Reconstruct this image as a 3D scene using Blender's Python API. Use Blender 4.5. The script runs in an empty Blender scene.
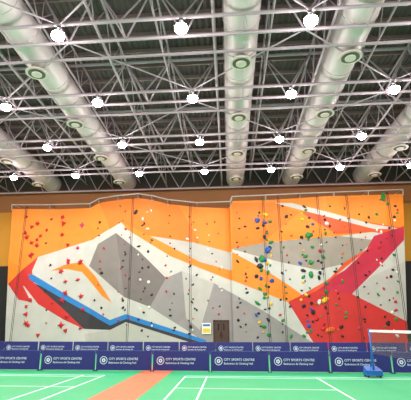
import bpy, bmesh, math, random
import numpy as np
from mathutils import Vector, Matrix
from mathutils.geometry import delaunay_2d_cdt
random.seed(7)
S=bpy.context.scene
COL=S.collection
F=415.0; CX,CY=192.0,200.0
TH=math.radians(17.0); PS=math.radians(4.94); EYE=1.65
cam=bpy.data.cameras.new('camera'); camo=bpy.data.objects.new('camera',cam); COL.objects.link(camo)
cam.sensor_width=36; cam.sensor_fit='HORIZONTAL'; cam.lens=36*F/411; cam.clip_end=300
cam.shift_x=(205.5-CX)/411
camo.location=(0,0,EYE); camo.rotation_euler=(math.pi/2+TH,0,PS)
S.camera=camo
ROT=camo.rotation_euler.to_matrix(); C0=Vector((0,0,EYE))
def ray(px,py): return (ROT@Vector(((px-CX)/F,-(py-CY)/F,-1))).normalized()
def on_z(px,py,z):
    d=ray(px,py); return C0+d*((z-EYE)/d.z)
def on_floor(px,py): return on_z(px,py,0.0)
def on_y(px,py,Y):
    d=ray(px,py); return C0+d*(Y/d.y)

def lin(c):
    out=[]
    for v in c:
        v=v/255.0
        out.append(v/12.92 if v<=0.04045 else ((v+0.055)/1.055)**2.4)
    return (*out,1)
def mat(name,c,rough=0.6,metal=0,noise=0.08,scale=3.0,bump=0.0,emit=None,es=0):
    m=bpy.data.materials.new(name); m.use_nodes=True
    nt=m.node_tree; b=nt.nodes['Principled BSDF']
    b.inputs['Roughness'].default_value=rough; b.inputs['Metallic'].default_value=metal
    L=lin(c)
    if noise>0:
        tc=nt.nodes.new('ShaderNodeTexCoord')
        n=nt.nodes.new('ShaderNodeTexNoise'); n.inputs['Scale'].default_value=scale; n.inputs['Detail'].default_value=4
        nt.links.new(tc.outputs['Object'],n.inputs['Vector'])
        r=nt.nodes.new('ShaderNodeValToRGB')
        r.color_ramp.elements[0].position=0.3; r.color_ramp.elements[1].position=0.7
        r.color_ramp.elements[0].color=(*[x*(1-noise) for x in L[:3]],1)
        r.color_ramp.elements[1].color=(*[min(1,x*(1+noise)) for x in L[:3]],1)
        nt.links.new(n.outputs['Fac'],r.inputs['Fac']); nt.links.new(r.outputs['Color'],b.inputs['Base Color'])
    else: b.inputs['Base Color'].default_value=L
    if emit:
        b.inputs['Emission Color'].default_value=lin(emit); b.inputs['Emission Strength'].default_value=es
    return m

def mkobj(name,bm,mats,parent=None,smooth=False,loc=None):
    me=bpy.data.meshes.new(name); 
    bm.normal_update(); bm.to_mesh(me); bm.free()
    for m in mats: me.materials.append(m)
    o=bpy.data.objects.new(name,me); COL.objects.link(o)
    if parent: o.parent=parent
    if loc: o.location=loc
    return o
def box(bm,x0,x1,y0,y1,z0,z1,mi=0):
    vs=[bm.verts.new((x,y,z)) for x in (x0,x1) for y in (y0,y1) for z in (z0,z1)]
    for f in ((0,1,3,2),(4,6,7,5),(0,4,5,1),(2,3,7,6),(0,2,6,4),(1,5,7,3)):
        fc=bm.faces.new([vs[i] for i in f]); fc.material_index=mi
def tube(bm,p1,p2,r,n=6,mi=0,caps=False,r2=None):
    p1=Vector(p1);p2=Vector(p2); d=(p2-p1)
    if d.length<1e-5: return
    q=d.to_track_quat('Z','Y'); r2=r if r2 is None else r2
    a=[];b=[]
    for i in range(n):
        t=2*math.pi*i/n+math.pi/n
        v=q@Vector((math.cos(t),math.sin(t),0))
        a.append(bm.verts.new(p1+v*r)); b.append(bm.verts.new(p2+v*r2))
    for i in range(n):
        f=bm.faces.new((a[i],a[(i+1)%n],b[(i+1)%n],b[i])); f.material_index=mi; f.smooth=n>6
    if caps:
        f=bm.faces.new(a[::-1]); f.material_index=mi
        f=bm.faces.new(b); f.material_index=mi

# ------------------------------------------------ ROOM
XL,XR,YB,ZC=-24.0,19.0,35.0,15.9
m_green=mat('green_sports_vinyl',(36,170,108),0.45,noise=0.04,scale=0.8)
m_orange_f=mat('terracotta_floor',(204,112,68),0.5,noise=0.06,scale=2)
m_white=mat('white_line_paint',(240,245,242),0.5,noise=0.02)
bm=bmesh.new(); box(bm,XL,XR,-12,YB,-0.2,0); mkobj('floor',bm,[m_green])
def wallmat():
    m=bpy.data.materials.new('painted_wall_bands'); m.use_nodes=True; nt=m.node_tree; b=nt.nodes['Principled BSDF']
    b.inputs['Roughness'].default_value=0.75
    g=nt.nodes.new('ShaderNodeNewGeometry'); s=nt.nodes.new('ShaderNodeSeparateXYZ'); mr=nt.nodes.new('ShaderNodeMapRange')
    mr.inputs['From Max'].default_value=16.0
    r=nt.nodes.new('ShaderNodeValToRGB'); r.color_ramp.interpolation='CONSTANT'
    e=r.color_ramp.elements
    e[0].position=0; e[0].color=lin((34,30,32))
    e[1].position=6.7/16; e[1].color=lin((200,140,40))
    x=e.new(11.6/16); x.color=lin((146,94,54))
    x=e.new(13.6/16); x.color=lin((60,54,50))
    nt.links.new(g.outputs['Position'],s.inputs[0]); nt.links.new(s.outputs['Z'],mr.inputs['Value'])
    nt.links.new(mr.outputs['Result'],r.inputs['Fac']); nt.links.new(r.outputs['Color'],b.inputs['Base Color'])
    return m
m_wall=wallmat()
bm=bmesh.new(); box(bm,XL,XR,YB,YB+0.3,0,ZC); mkobj('wall_back',bm,[m_wall])
bm=bmesh.new(); box(bm,XL-0.3,XL,-12,YB,0,ZC); mkobj('wall_left',bm,[m_wall])
bm=bmesh.new(); box(bm,XR,XR+0.3,-12,YB,0,ZC); mkobj('wall_right',bm,[m_wall])
m_deck=mat('roof_deck',(90,74,76),0.7,noise=0.12,scale=1.5)
bm=bmesh.new()
n=int((XR-XL)/0.3); prev=None
for i in range(n*2+1):
    x=XL+(XR-XL)*i/(n*2); z=ZC-(0.10 if i%2 else 0)
    a=bm.verts.new((x,-12,z)); b=bm.verts.new((x,YB,z))
    if prev: bm.faces.new((prev[0],a,b,prev[1]))
    prev=(a,b)
mkobj('ceiling',bm,[m_deck])

# ------------------------------------------------ ROOF STRUCTURE
m_steel=mat('painted_steel',(174,154,166),0.45,noise=0.05)
m_steel2=mat('purlin_steel',(136,114,114),0.5,noise=0.05)
HB=13.25; HT=15.45
ZL=HB-0.45
obs=[(0,-1,58,37),(0,0,182,30),(0,1,311,21),(1,-2,6,108),(1,-1,97,104),(1,0,192,99),(1,1,291,94),(1,2,395,89),
(2,-2,47,148),(2,-1,122,146),(2,0,200,143),(2,1,280,140),(2,2,362,136),(3,-2,76,176),(3,-1,139,174),(3,0,205,172),(3,1,271,170),(3,2,340,168)]
pp=[(r,c,on_z(px,py,ZL-0.1)) for r,c,px,py in obs]
LX,X0=[float(v) for v in np.polyfit([c for r,c,p in pp],[p.x for r,c,p in pp],1)]
LY,Y0=[float(v) for v in np.polyfit([r for r,c,p in pp],[p.y for r,c,p in pp],1)]
Y0+=0.55
def dx(*pts): return sum(on_z(a,b,z).x for a,b,z in pts)/len(pts)
DUCTS=(dx((42,176,14.15)),dx((37,73,13.2),(75,123,13.2),(100,157,13.2)),dx((242,63,13.2),(238,118,13.2)),dx((351,57,13.2),(325,112,13.2)),dx((376,160,14.15)))
DYS=(on_z(242,63,13.2).y+on_z(351,57,13.2).y+on_z(37,73,13.2).y)/3
DR=0.76; DZ=14.18
def clear(a,b):
    for t in range(21):
        p=Vector(a).lerp(Vector(b),t/20)
        for d in DUCTS:
            if (p.x-d)**2+(p.z-DZ)**2<(DR+0.07)**2: return False
    return True
rows=[Y0+LY*k for k in range(-3,4)]
for k,y in enumerate(rows+[34.4]):
    bm=bmesh.new()
    offs=(-0.55,0.55) if y<34 else (-0.1,)
    xs=[]
    x=X0-LX/2*10
    while x<XR:
        if x>XL: xs.append(x)
        x+=LX/2
    for o in offs:
        tube(bm,(XL,y+o,HB),(XR,y+o,HB),0.075,8)
    tube(bm,(XL,y,HT),(XR,y,HT),0.09,8)
    for i,x in enumerate(xs):
        if len(offs)==2: tube(bm,(x,y-0.55,HB),(x,y+0.55,HB),0.04,6)
        for o in offs:
            if i+1<len(xs):
                xm=(x+xs[i+1])/2
                for a,b in (((x,y+o,HB),(xm,y,HT)),((xs[i+1],y+o,HB),(xm,y,HT))):
                    if clear(a,b): tube(bm,a,b,0.042,6)
    mkobj('roof_truss',bm,[m_steel])
x=X0-LX/2*10+LX/4; idx=0
while x<XR:
    if x>XL+0.3 and min(abs(x-d) for d in DUCTS)>0.88:
        bm=bmesh.new()
        zb=14.1 if idx%2 else 13.7
        rr=0.05 if idx%2 else 0.065
        tube(bm,(x,-8,zb),(x,YB,zb),rr,8); tube(bm,(x,-8,15.5),(x,YB,15.5),rr,8)
        y=rows[0]-LY; st=LY/4; j=0
        while y+st*(j+1)<YB:
            a=y+st*j;b=a+st
            if a>-8:
                if j%2==0: tube(bm,(x,a,zb),(x,b,15.5),0.028,5)
                else: tube(bm,(x,a,15.5),(x,b,zb),0.028,5)
            j+=1
        mkobj('roof_joist',bm,[m_steel])
    x+=LX/2; idx+=1
bm=bmesh.new()
y=-7.5
while y<YB-0.2:
    box(bm,XL+.05,XR-.05,y-0.04,y+0.04,15.58,15.78); y+=LY/4
mkobj('roof_purlins',bm,[m_steel2])
bm=bmesh.new()
for k in range(len(rows)-1):
    y=rows[k]+0.55; y2=rows[k+1]-0.55
    for i in range(-4,4):
        x=X0+LX*i
        if x<XL or x+LX>XR: continue
        if (i+k)%2==0: tube(bm,(x,y,HB),(x+LX,y2,HB),0.035,6)
        else: tube(bm,(x+LX,y,HB),(x,y2,HB),0.035,6)
mkobj('roof_bracing',bm,[m_steel])
bm=bmesh.new()
for k in range(len(rows)-1):
    ym=rows[k]+1.7
    while abs(((ym-DYS+LY/2)%LY)-LY/2)<0.7: ym+=0.1
    box(bm,XL+.05,XR-.05,ym-0.05,ym+0.05,13.2,13.3)
mkobj('cable_tray',bm,[m_steel])
m_duct=mat('galvanised_duct',(210,192,196),0.45,metal=0.05,noise=0.08,scale=0.7)
m_diff=mat('diffuser_white',(232,214,212),0.5)
m_diffin=mat('diffuser_inner',(104,90,86),0.6)
for xd in DUCTS:
    bm=bmesh.new(); r=DR; zc=DZ
    tube(bm,(xd,-8,zc),(xd,YB-0.02,zc),r,28)
    y=-7.0
    while y<YB-0.5:
        tube(bm,(xd,y,zc),(xd,y+0.07,zc),r+0.025,28,caps=True); y+=1.8
    y=DYS-LY*4
    while y<33:
        tube(bm,(xd,y,zc-r+0.1),(xd,y,zc-r-0.1),0.3,16)
        tube(bm,(xd,y,zc-r-0.06),(xd,y,zc-r-0.2),0.32,20,mi=1,r2=0.5)
        tube(bm,(xd,y,zc-r-0.2),(xd,y,zc-r-0.25),0.52,20,mi=1,caps=True)
        tube(bm,(xd,y,zc-r-0.25),(xd,y,zc-r-0.27),0.40,20,mi=2,caps=True)
        tube(bm,(xd,y,zc-r-0.27),(xd,y,zc-r-0.32),0.24,16,mi=1,caps=True)
        y+=LY
    y=-6
    while y<YB-1:
        for s in (-1,1): tube(bm,(xd+s*(r+0.03),y,zc),(xd+s*(r+0.03),y,ZC-0.02),0.02,4)
        y+=LY/2
    mkobj('air_duct',bm,[m_duct,m_diff,m_diffin])
# lamps
m_housing=mat('lamp_housing',(120,120,122),0.4,metal=0.3)
m_emit=mat('lamp_glow',(255,255,255),0.5,noise=0,emit=(255,252,250),es=60)
bm=bmesh.new()
tube(bm,(0,0,0.45),(0,0,0.3),0.02,6)
tube(bm,(0,0,0.34),(0,0,0.18),0.09,16,caps=True)
tube(bm,(0,0,0.2),(0,0,0.0),0.11,20,r2=0.25)
pr=[(0.25,0.0),(0.26,-0.07),(0.23,-0.16),(0.15,-0.23),(0.05,-0.26)]
for (ra,za),(rb,zb) in zip(pr[:-1],pr[1:]): tube(bm,(0,0,za),(0,0,zb),ra,20,mi=1,r2=rb)
tube(bm,(0,0,-0.25),(0,0,-0.262),0.05,20,mi=1,caps=True)
tmp=mkobj('tmp_lamp',bm,[m_housing,m_emit]); lme=tmp.data; lme.name='high_bay_lamp'; bpy.data.objects.remove(tmp)
ld=bpy.data.lights.new('lamp_light','SPOT'); ld.energy=400; ld.shadow_soft_size=0.22; ld.color=(1,0.985,0.975)
ld.spot_size=math.radians(168); ld.spot_blend=0.35
lp=bpy.data.lights.new('lamp_spill','POINT'); lp.energy=100; lp.shadow_soft_size=0.25; lp.color=(1,0.93,0.95)
for y in rows:
    for i in range(-4,5):
        x=X0+LX*i
        if x<XL+1 or x>XR-1: continue
        o=bpy.data.objects.new('high_bay_lamp',lme); o.location=(x,y-0.55,ZL); COL.objects.link(o)
        l=bpy.data.objects.new('bulb_light',ld); l.parent=o; l.location=(0,0,-0.55); COL.objects.link(l)
        l=bpy.data.objects.new('bulb_spill',lp); l.parent=o; l.location=(0,0,-0.6); COL.objects.link(l)

# ------------------------------------------------ CLIMBING WALL
GX=[on_y(px,270,33.8).x for px in (-25,55,92,120,160,200,230.2,231.8,275,330,430)]
GZ=[-0.5,4.5,9,15]
P=[[.3,.4,.5,.6,.6,.5,.4,.7,.6,.8,.5],
   [.5,.8,.7,1.2,1.1,.7,.5,.9,1.1,1.0,.8],
   [.8,.7,1.2,1.6,1.4,.8,.7,1.3,1.2,1.6,1.1],
   [1.0,1.0,1.5,2.1,1.7,1.0,.8,1.7,1.6,1.9,1.5]]
def prot(x,z):
    x=min(max(x,GX[0]),GX[-1]-1e-6); z=min(max(z,GZ[0]),GZ[-1]-1e-6)
    i=max(k for k in range(len(GX)-1) if GX[k]<=x); j=max(k for k in range(len(GZ)-1) if GZ[k]<=z)
    u=(x-GX[i])/(GX[i+1]-GX[i]); v=(z-GZ[j])/(GZ[j+1]-GZ[j])
    a,b,c,d=P[j][i],P[j][i+1],P[j+1][i],P[j+1][i+1]
    if (i+j)%2==0:
        return a+(b-a)*u+(d-b)*v if u>=v else a+(d-c)*u+(c-a)*v
    else:
        return a+(b-a)*u+(c-a)*v if u+v<=1 else d+(c-d)*(1-u)+(b-d)*(1-v)
def wy(x,z): return 34.6-prot(x,z)
def on_wall(px,py):
    Y=33.6
    for _ in range(12):
        p=on_y(px,py,Y); Y=wy(p.x,p.z)
    return p
ORG=(244,132,28);LG=(202,194,188);DG=(122,108,106);MG=(152,141,141);RED=(208,44,42);CR=(196,36,64)
BLUE=(40,124,196);CHAR=(56,50,56);SAL=(234,84,36);TAUPE=(156,141,130);DKO=(240,118,18)
PAL=[LG,ORG,DG,MG,RED,CR,BLUE,CHAR,SAL,TAUPE,DKO,(136,123,120),(190,180,174)]
wm=[mat('climb_paint_%d'%i,c,0.62,noise=0.05,scale=1.2) for i,c in enumerate(PAL)]
outline=[(12,209),(50,209),(90,208),(99,203),(118,200),(138,198),(152,200),(168,204),(197,207),(230.5,206),(232,201),(300,198),(403,194),(405,260),(408.5,352),(4.5,352),(8,270)]
polys=[
 (0,[(0,180),(420,180),(420,360),(0,360)]),
 (1,[(0,190),(232,190),(232,252),(196,243),(150,236),(122,222),(106,231),(92,240),(60,250),(38,257),(24,270),(8,284),(0,286)]),
 (10,[(95,190),(170,190),(200,243),(150,236),(122,222),(110,229)]),
 (1,[(120,221),(150,236),(196,243),(232,252),(262,268),(290,286),(304,296),(290,303),(230,280),(170,256),(128,230)]),
 (12,[(150,236),(196,243),(232,252),(232,270),(200,262)]),
 (2,[(89,266),(98,244),(116,233),(140,252),(166,278),(150,307),(124,297)]),
 (11,[(89,266),(98,244),(116,233),(120,262),(124,297)]),
 (3,[(166,278),(182,271),(214,283),(262,310),(312,342),(318,354),(214,354),(205,342),(150,307)]),
 (12,[(182,271),(214,283),(200,330),(186,318)]),
 (1,[(50,271),(64,265),(82,262),(95,276),(112,303),(102,296),(82,272),(66,269)]),
 (4,[(8,284),(22,270),(38,257),(32,271),(34,283),(60,304),(84,329),(64,320),(38,304),(24,286)]),
 (4,[(8,284),(22,284),(30,300),(36,308),(20,302)]),
 (0,[(0,296),(30,302),(60,318),(84,329),(110,333),(110,360),(0,360)]),
 (7,[(34,283),(62,296),(110,322),(126,316),(206,342),(206,360),(125,360),(112,330),(84,329),(60,306)]),
 (12,[(110,330),(126,322),(198,345),(198,360),(90,360),(84,334)]),
 (6,[(28,274),(34,275),(72,298),(110,320),(126,314),(206,340),(206,344),(126,319),(110,325.5),(70,303),(30,280)]),
 (1,[(231.5,190),(420,190),(420,236),(372,232),(340,236),(290,240),(262,243),(231.5,249)]),
 (10,[(231.5,203),(275,203),(300,212),(262,243),(231.5,249)]),
 (8,[(300,212),(320,210),(345,218),(403,228),(403,236),(372,232),(336,234)]),
 (9,[(231.5,249),(262,243),(290,240),(340,236),(374,240),(352,262),(318,270),(280,262)]),
 (0,[(275,203),(292,203),(320,210),(372,224),(403,229),(374,229),(328,217)]),
 (0,[(231.5,249),(280,262),(318,270),(330,278),(304,296),(290,286),(262,268)]),
 (5,[(374,236),(404,226),(404,240),(382,264),(352,294),(408,322),(410,354),(360,354),(300,296),(345,270),(366,250)]),
 (4,[(300,296),(316,290),(352,294),(410,322),(410,356),(322,356),(288,302)]),
 (8,[(372,246),(352,262),(318,290),(300,298),(330,278),(345,262)]),
 (0,[(404,240),(382,264),(352,294),(408,322),(407,280)]),
 (12,[(404,262),(372,276),(352,294),(408,322)]),
]
W=[(c,[on_wall(*p) for p in pl]) for c,pl in polys]
OUT=[on_wall(*p) for p in outline]
da=on_wall(213,320); db=on_wall(229,320); DX0,DX1,DZT=da.x,db.x,da.z
verts=[];edges=[]
def addloop(pts,close=True):
    b=len(verts)
    for p in pts: verts.append(Vector(p))
    n=len(pts)
    for i in range(n if close else n-1): edges.append((b+i,b+(i+1)%n))
out2=[]
for i,p in enumerate(OUT):
    if i==15:
        out2+=[(DX1,0.0),(DX1,DZT),(DX0,DZT),(DX0,0.0)]
    out2.append((p.x,max(p.z,0.0)))
addloop(out2)
W2=[]
for c,pl in W:
    q=[(p.x,p.z) for p in pl]; W2.append((c,q)); addloop(q)
for i,x in enumerate(GX): addloop([(x,GZ[0]),(x,GZ[-1])],False)
for z in GZ[1:-1]: addloop([(GX[0],z),(GX[-1],z)],False)
for i in range(len(GX)-1):
    for j in range(len(GZ)-1):
        if (i+j)%2==0: addloop([(GX[i],GZ[j]),(GX[i+1],GZ[j+1])],False)
        else: addloop([(GX[i+1],GZ[j]),(GX[i],GZ[j+1])],False)
vo,eo,fo,_,_,_=delaunay_2d_cdt(verts,edges,[],0,1e-5)
def inside(x,y,pl):
    r=False; n=len(pl); j=n-1
    for i in range(n):
        xi,yi=pl[i]; xj,yj=pl[j]
        if (yi>y)!=(yj>y) and x<(xj-xi)*(y-yi)/(yj-yi)+xi: r=not r
        j=i
    return r
bm=bmesh.new()
bv=[bm.verts.new((v.x,wy(v.x,v.y),v.y)) for v in vo]
for f in fo:
    cx=sum(vo[i].x for i in f)/len(f); cz=sum(vo[i].y for i in f)/len(f)
    if not inside(cx,cz,out2): continue
    mi=0
    for c,pl in W2:
        if inside(cx,cz,pl): mi=c
    try: fc=bm.faces.new([bv[i] for i in f])
    except ValueError: continue
    fc.material_index=mi
    fc.normal_update()
    if fc.normal.y>0: fc.normal_flip()
for v in [v for v in bm.verts if not v.link_faces]: bm.verts.remove(v)
be=[e for e in bm.edges if len(e.link_faces)==1]
r=bmesh.ops.extrude_edge_only(bm,edges=be)
for v in [g for g in r['geom'] if isinstance(g,bmesh.types.BMVert)]: v.co.y=34.98
cw=mkobj('climbing_wall',bm,wm)
# holds
HC={'red':(196,22,34),'black':(26,26,30),'green':(24,128,60),'blue':(26,80,170),'yellow':(232,184,30),'white':(230,228,222),'pink':(206,50,100),'orange':(232,100,24)}
hk=list(HC); hm=[mat('hold_'+k,HC[k],0.55,noise=0.05) for k in hk]
bmh=bmesh.new()
def hold(px,py,col,s,star=False):
    p=on_wall(px,py)
    if not inside(p.x,p.z,out2): return
    mi=hk.index(col)
    if star:
        k=random.choice((3,4,5)); a0=random.random()*6.28
        c=bmh.verts.new(p+Vector((0,-0.13,0))); ring=[];back=[]
        n=k*2
        for i in range(n):
            rr=s*(1.0 if i%2==0 else 0.5)*random.uniform(0.8,1.15); a=a0+6.283*i/n
            ring.append(bmh.verts.new(p+Vector((math.cos(a)*rr,-0.06,math.sin(a)*rr))))
            back.append(bmh.verts.new(p+Vector((math.cos(a)*rr,0.03,math.sin(a)*rr))))
        for i in range(n):
            bmh.faces.new((c,ring[i],ring[(i+1)%n])).material_index=mi
            bmh.faces.new((ring[i],back[i],back[(i+1)%n],ring[(i+1)%n])).material_index=mi
    else:
        M=Matrix.Translation(p)@Matrix.Rotation(random.random()*6.28,4,'Y')@Matrix.Diagonal((s*random.uniform(0.7,1.5),s*0.7,s*random.uniform(0.6,1.0),1))
        r=bmesh.ops.create_icosphere(bmh,subdivisions=1,radius=1,matrix=M)
        for v in r['verts']:
            v.co+=Vector((random.uniform(-1,1),random.uniform(-.5,.5),random.uniform(-1,1)))*s*0.12
            for f in v.link_faces: f.material_index=mi
def col(x0,x1,y0,y1,n,cols,s0,s1,star=0):
    for k in range(n):
        hold(random.uniform(x0,x1),y0+(y1-y0)*(k+random.random())/n,random.choice(cols),random.uniform(s0,s1),random.random()<star)
col(24,32,216,262,7,['red'],.18,.28,1); col(36,46,222,252,4,['red'],.18,.26,1); col(60,70,214,335,13,['red'],.18,.28,1)
col(76,86,222,330,8,['red','pink'],.16,.26,.8); col(18,40,300,335,6,['red'],.18,.28,.8)
col(44,54,214,330,9,['black','red'],.09,.16,.3)
col(94,104,215,330,12,['red','black','black'],.08,.14,.2)
col(118,130,206,330,24,['black','black','red'],.07,.14); col(138,152,206,338,30,['black','black','black','white'],.07,.15)
col(165,176,215,338,16,['black','black','red'],.07,.13); col(186,198,214,338,26,['black','red','black','white'],.07,.14)
col(206,222,218,318,18,['black','white','red'],.06,.12)
col(236,248,212,336,24,['black','red','black'],.07,.14)
col(256,272,210,338,44,['blue','green','black','black','green','yellow'],.09,.22)
col(280,292,204,338,24,['black','black','red','green'],.07,.15)
col(300,314,206,338,40,['green','black','black','yellow','red','blue'],.09,.2)
col(316,330,206,340,36,['green','black','red','black','white'],.09,.2)
col(334,350,204,338,26,['black','green','black','orange'],.07,.15)
col(356,370,206,338,24,['black','pink','black'],.07,.14); col(376,398,198,338,46,['black','black','white','green','red'],.07,.16)
for x,y,c,s in [(257,220,'blue',.28),(262,259,'green',.34),(268,250,'blue',.25),(309,235,'green',.3),(311,262,'green',.28),(325,300,'yellow',.25),(383,197,'green',.3),(260,266,'black',.25),(311,275,'green',.26),(330,330,'orange',.3),(136,212,'black',.2)]:
    hold(x,y,c,s)
mkobj('climbing_holds',bmh,hm)
m_rail=mat('rail_steel',(195,188,184),0.4,metal=0.2)
bm=bmesh.new()
tp=[Vector((v.x,wy(v.x,v.z),v.z)) for v in OUT[:13]]
rp=[v+Vector((0,-0.12,0.35)) for v in tp]
for a,b in zip(rp[:-1],rp[1:]): tube(bm,a,b,0.05,8)
for a,b in zip(tp[:-1],tp[1:]):
    k=max(1,int((b-a).length/2.2))
    for t in range(k+1):
        c=a.lerp(b,t/k)
        tube(bm,c+Vector((0,0.02,-0.1)),c+Vector((0,-0.12,0.35)),0.035,6)
        tube(bm,c+Vector((0,-0.12,0.35)),(c.x,34.99,c.z+0.5),0.03,6)
mkobj('anchor_rail',bm,[m_rail])
m_rope=mat('rope_dark',(46,42,46),0.8)
for px,y0 in ((27,212),(133,203),(190,209),(262,203),(277,202),(316,201),(345,200),(386,198)):
    a=on_wall(px,y0); 
    bm=bmesh.new()
    y=min(wy(a.x,z) for z in (0.5,4.5,9,12))-0.25
    for dx_ in (0,0.12): tube(bm,(a.x+dx_,y,a.z+0.3),(a.x+dx_,y,0.3),0.02,5)
    tube(bm,(a.x+0.06,y-0.03,a.z+0.3),(a.x+0.06,y+0.3,a.z+0.45),0.03,6)
    mkobj('climbing_rope',bm,[m_rope])
# door in the climbing-wall doorway
m_door=mat('door_brown',(72,42,30),0.5,noise=0.1,scale=6); m_frame=mat('door_frame',(50,32,26),0.5); m_dark=mat('door_glass',(20,20,24),0.2)
yd=min(wy(DX0,0.2),wy(DX0,2.3),wy(DX1,2.3))+0.1
x0,x1,zt=DX0+0.01,DX1-0.01,DZT-0.01
bm=bmesh.new()
box(bm,x0,x0+0.09,yd-0.06,yd+0.2,0,zt,1); box(bm,x1-0.09,x1,yd-0.06,yd+0.2,0,zt,1); box(bm,x0,x1,yd-0.06,yd+0.2,zt-0.09,zt,1)
xm=(x0+x1)/2
box(bm,x0+0.09,xm-0.01,yd-0.03,yd+0.04,0,zt-0.09,0); box(bm,xm+0.01,x1-0.09,yd-0.03,yd+0.04,0,zt-0.09,0)
box(bm,xm-0.26,xm-0.16,yd-0.035,yd,1.4,1.9,2); box(bm,xm+0.16,xm+0.26,yd-0.035,yd,1.4,1.9,2)
tube(bm,(xm-0.06,yd-0.08,0.9),(xm-0.06,yd-0.08,1.2),0.02,6,caps=True); tube(bm,(xm+0.06,yd-0.08,0.9),(xm+0.06,yd-0.08,1.2),0.02,6,caps=True)
mkobj('door_1',bm,[m_door,m_frame,m_dark])
a=on_wall(202,323); b=on_wall(211,334)
m_sw=mat('sign_white',(235,232,220),0.5); m_sy=mat('sign_yellow',(225,190,60),0.5); m_sb=mat('sign_blue',(60,110,170),0.5)
bm=bmesh.new(); ys=min(wy(a.x,a.z),wy(b.x,a.z),wy(a.x,b.z),wy(b.x,b.z))-0.02
box(bm,a.x,b.x,ys-0.03,ys,b.z,a.z,0); h=a.z-b.z
box(bm,a.x+.06,b.x-.06,ys-0.036,ys-0.03,a.z-h*.3,a.z-h*.1,2)
box(bm,a.x+.06,b.x-.06,ys-0.036,ys-0.03,b.z+h*.12,b.z+h*.5,1)
mkobj('notice_board',bm,[m_sw,m_sy,m_sb])

# ------------------------------------------------ BARRIERS
m_navy=mat('navy_banner_fabric',(36,34,112),0.6,noise=0.08,scale=4); m_tube=mat('barrier_tube',(50,52,120),0.4); m_txt=mat('banner_print',(215,218,238),0.6,noise=0)
def text_mesh(s,size):
    cu=bpy.data.curves.new('t','FONT'); cu.body=s; cu.size=size; cu.align_x='LEFT'; cu.resolution_u=2; cu.offset=0.001
    o=bpy.data.objects.new('t',cu); COL.objects.link(o); bpy.context.view_layer.update()
    dg=bpy.context.evaluated_depsgraph_get()
    me=bpy.data.meshes.new_from_object(o.evaluated_get(dg)); bpy.data.objects.remove(o); return me
def banner_mesh(w,h):
    bm=bmesh.new()
    nx,nz=24,6; g=[]
    for i in range(nx+1):
        r=[]
        for j in range(nz+1):
            u=i/nx;v=j/nz
            r.append(bm.verts.new((-w/2+0.03+(w-0.06)*u,-0.03+0.008*math.sin(u*23)*(1-v)*1.2,0.04+(h-0.05)*v)))
        g.append(r)
    for i in range(nx):
        for j in range(nz):
            f=bm.faces.new((g[i][j],g[i+1][j],g[i+1][j+1],g[i][j+1])); f.smooth=True
    tube(bm,(-w/2+0.02,0,h),(w/2-0.02,0,h),0.022,8,1,True)
    tube(bm,(-w/2+0.02,0,0.08),(w/2-0.02,0,0.08),0.018,8,1,True)
    for s in (-1,1):
        x=s*(w/2-0.03); tube(bm,(x,0,0.02),(x,0,h),0.02,8,1,True)
        tube(bm,(x,-0.12,0.02),(x,0.22,0.02),0.02,8,1,True)
    y=-0.045
    def ring(cx,cz,r0,r1,n=20):
        a=[bm.verts.new((cx+math.cos(6.2832*i/n)*r0,y,cz+math.sin(6.2832*i/n)*r0)) for i in range(n)]
        b=[bm.verts.new((cx+math.cos(6.2832*i/n)*r1,y,cz+math.sin(6.2832*i/n)*r1)) for i in range(n)]
        for i in range(n): bm.faces.new((a[i],b[i],b[(i+1)%n],a[(i+1)%n])).material_index=2
    cx=-w*0.36; cz=h*0.54
    ring(cx,cz,0.125,0.15); ring(cx,cz,0.03,0.085,5)
    for s,size,z in (("CITY SPORTS CENTRE",0.118,h*0.56),("Badminton & Climbing Hall",0.10,h*0.38)):
        me=text_mesh(s,size)
        t=bmesh.new(); t.from_mesh(me)
        vm={}
        for v in t.verts: vm[v]=bm.verts.new((cx+0.2+v.co.x,y,z+v.co.y))
        for f in t.faces:
            try: bm.faces.new([vm[v] for v in f.verts]).material_index=2
            except ValueError: pass
        t.free()
    me=bpy.data.meshes.new('barrier_banner'); bm.to_mesh(me); bm.free()
    for m in (m_navy,m_tube,m_txt): me.materials.append(m)
    return me
WB=2.22; bme=banner_mesh(WB,0.74)
YF=on_floor(205,372).y
def row(Y,xs,xe,off):
    x=xs+off
    while x<xe:
        o=bpy.data.objects.new('barrier_banner',bme); COL.objects.link(o); o.location=(x,Y+random.uniform(-0.03,0.03),0); o.rotation_euler=(0,0,random.uniform(-0.012,0.012))
        x+=WB+0.03
row(YF,-13.5,13,0.35)
row(27.0,-20,16,0.0)

# ------------------------------------------------ COURT MARKINGS
def strip(bm,x0,x1,y0,y1): box(bm,x0,x1,y0,y1,0.0,0.006)
YN=on_floor(185,376).y
XB=on_floor(185,376).x; XLb=on_floor(105,375.5).x
XN=on_floor(369.5,376).x   # net line
lw=0.045
def court(xb,sgn,y1,half):
    y0=y1-6.1; bm=bmesh.new()
    def X(d0,d1): 
        a,b=xb+sgn*d0,xb+sgn*d1; return (min(a,b),max(a,b))
    L=half*2; s=half-1.98
    for d in (0,0.76,s,L-s,L-0.76,L-lw):
        a,b=X(d,d+lw); strip(bm,a,b,y0,y1)
    for y in (y0,y0+0.46,y1-0.46,y1-lw):
        a,b=X(0,L); strip(bm,a,b,y,y+lw)
    ym=(y0+y1)/2
    a,b=X(0,s); strip(bm,a,b,ym,ym+lw)
    a,b=X(L-s,L); strip(bm,a,b,ym,ym+lw)
    mkobj('court_line_marking',bm,[m_white])
court(XB,1,YN,XN-XB); court(XLb,-1,YN,XN-XB)
xa=on_floor(88,399).x; xb_=on_floor(137,399).x
bm=bmesh.new(); box(bm,xa,xb_,-10,30,0.0,0.004); mkobj('floor_walkway',bm,[m_orange_f])

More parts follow.
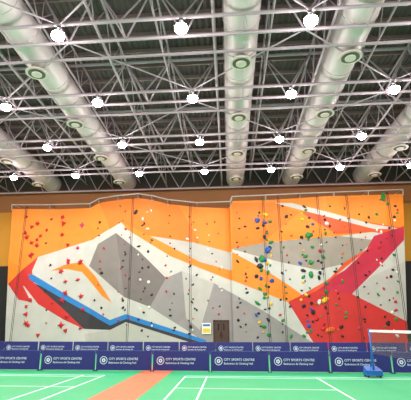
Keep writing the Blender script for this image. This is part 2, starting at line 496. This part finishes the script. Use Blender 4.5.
# ------------------------------------------------ BADMINTON NET
m_post=mat('post_blue',(30,96,175),0.35,noise=0.03); m_tape=mat('net_tape',(240,240,240),0.6); m_net=mat('net_cord',(120,104,92),0.8); m_rub=mat('wheel_rubber',(30,30,30),0.7)
net=bpy.data.objects.new('badminton_net',None); COL.objects.link(net)
net.location=(XN,YN-3.05,0.008)
for s,nm in ((1,'far'),(-1,'near')):
    bm=bmesh.new(); y=s*3.05
    tube(bm,(0,y,0.1),(0,y,1.56),0.034,12,caps=True)
    tube(bm,(0,y,1.5),(0,y,1.58),0.046,12,caps=True)
    ya,yb=(y-0.08,y+0.42) if s>0 else (y-0.42,y+0.08)
    vs=[(-.26,ya,.06),(.26,ya,.06),(.26,yb,.06),(-.26,yb,.06),(-.26,ya,.22),(.26,ya,.22),(.21,yb,.34),(-.21,yb,.34)]
    if s<0: vs=[(-.26,ya,.06),(.26,ya,.06),(.26,yb,.06),(-.26,yb,.06),(-.21,ya,.34),(.21,ya,.34),(.26,yb,.22),(-.26,yb,.22)]
    v=[bm.verts.new(q) for q in vs]
    for f in ((3,2,1,0),(4,5,6,7),(0,1,5,4),(1,2,6,5),(2,3,7,6),(3,0,4,7)): bm.faces.new([v[i] for i in f])
    for xx in (-.2,.2):
        for yy in (ya+.08,yb-.08): tube(bm,(xx-.03,yy,.06),(xx+.03,yy,.06),0.06,12,1,True)
    tube(bm,(0,y,0.9),(0,y+s*0.3,0.3),0.018,8,0)
    mkobj('post_'+nm,bm,[m_post,m_rub],parent=net)
bm=bmesh.new()
box(bm,-0.012,0.012,-3.03,3.03,1.47,1.545)
mkobj('net_tape',bm,[m_tape],parent=net)
bm=bmesh.new()
y=-3.03
while y<3.03: box(bm,-0.002,0.002,y-0.002,y+0.002,0.78,1.48); y+=0.06
z=0.78
while z<1.48: box(bm,-0.002,0.002,-3.03,3.03,z-0.002,z+0.002); z+=0.06
mkobj('net_mesh',bm,[m_net],parent=net)

# ------------------------------------------------ WORLD
w=bpy.data.worlds.new('world'); S.world=w; w.use_nodes=True
w.node_tree.nodes['Background'].inputs[0].default_value=(1,0.96,0.97,1)
w.node_tree.nodes['Background'].inputs[1].default_value=0.7
S.view_settings.view_transform='Standard'
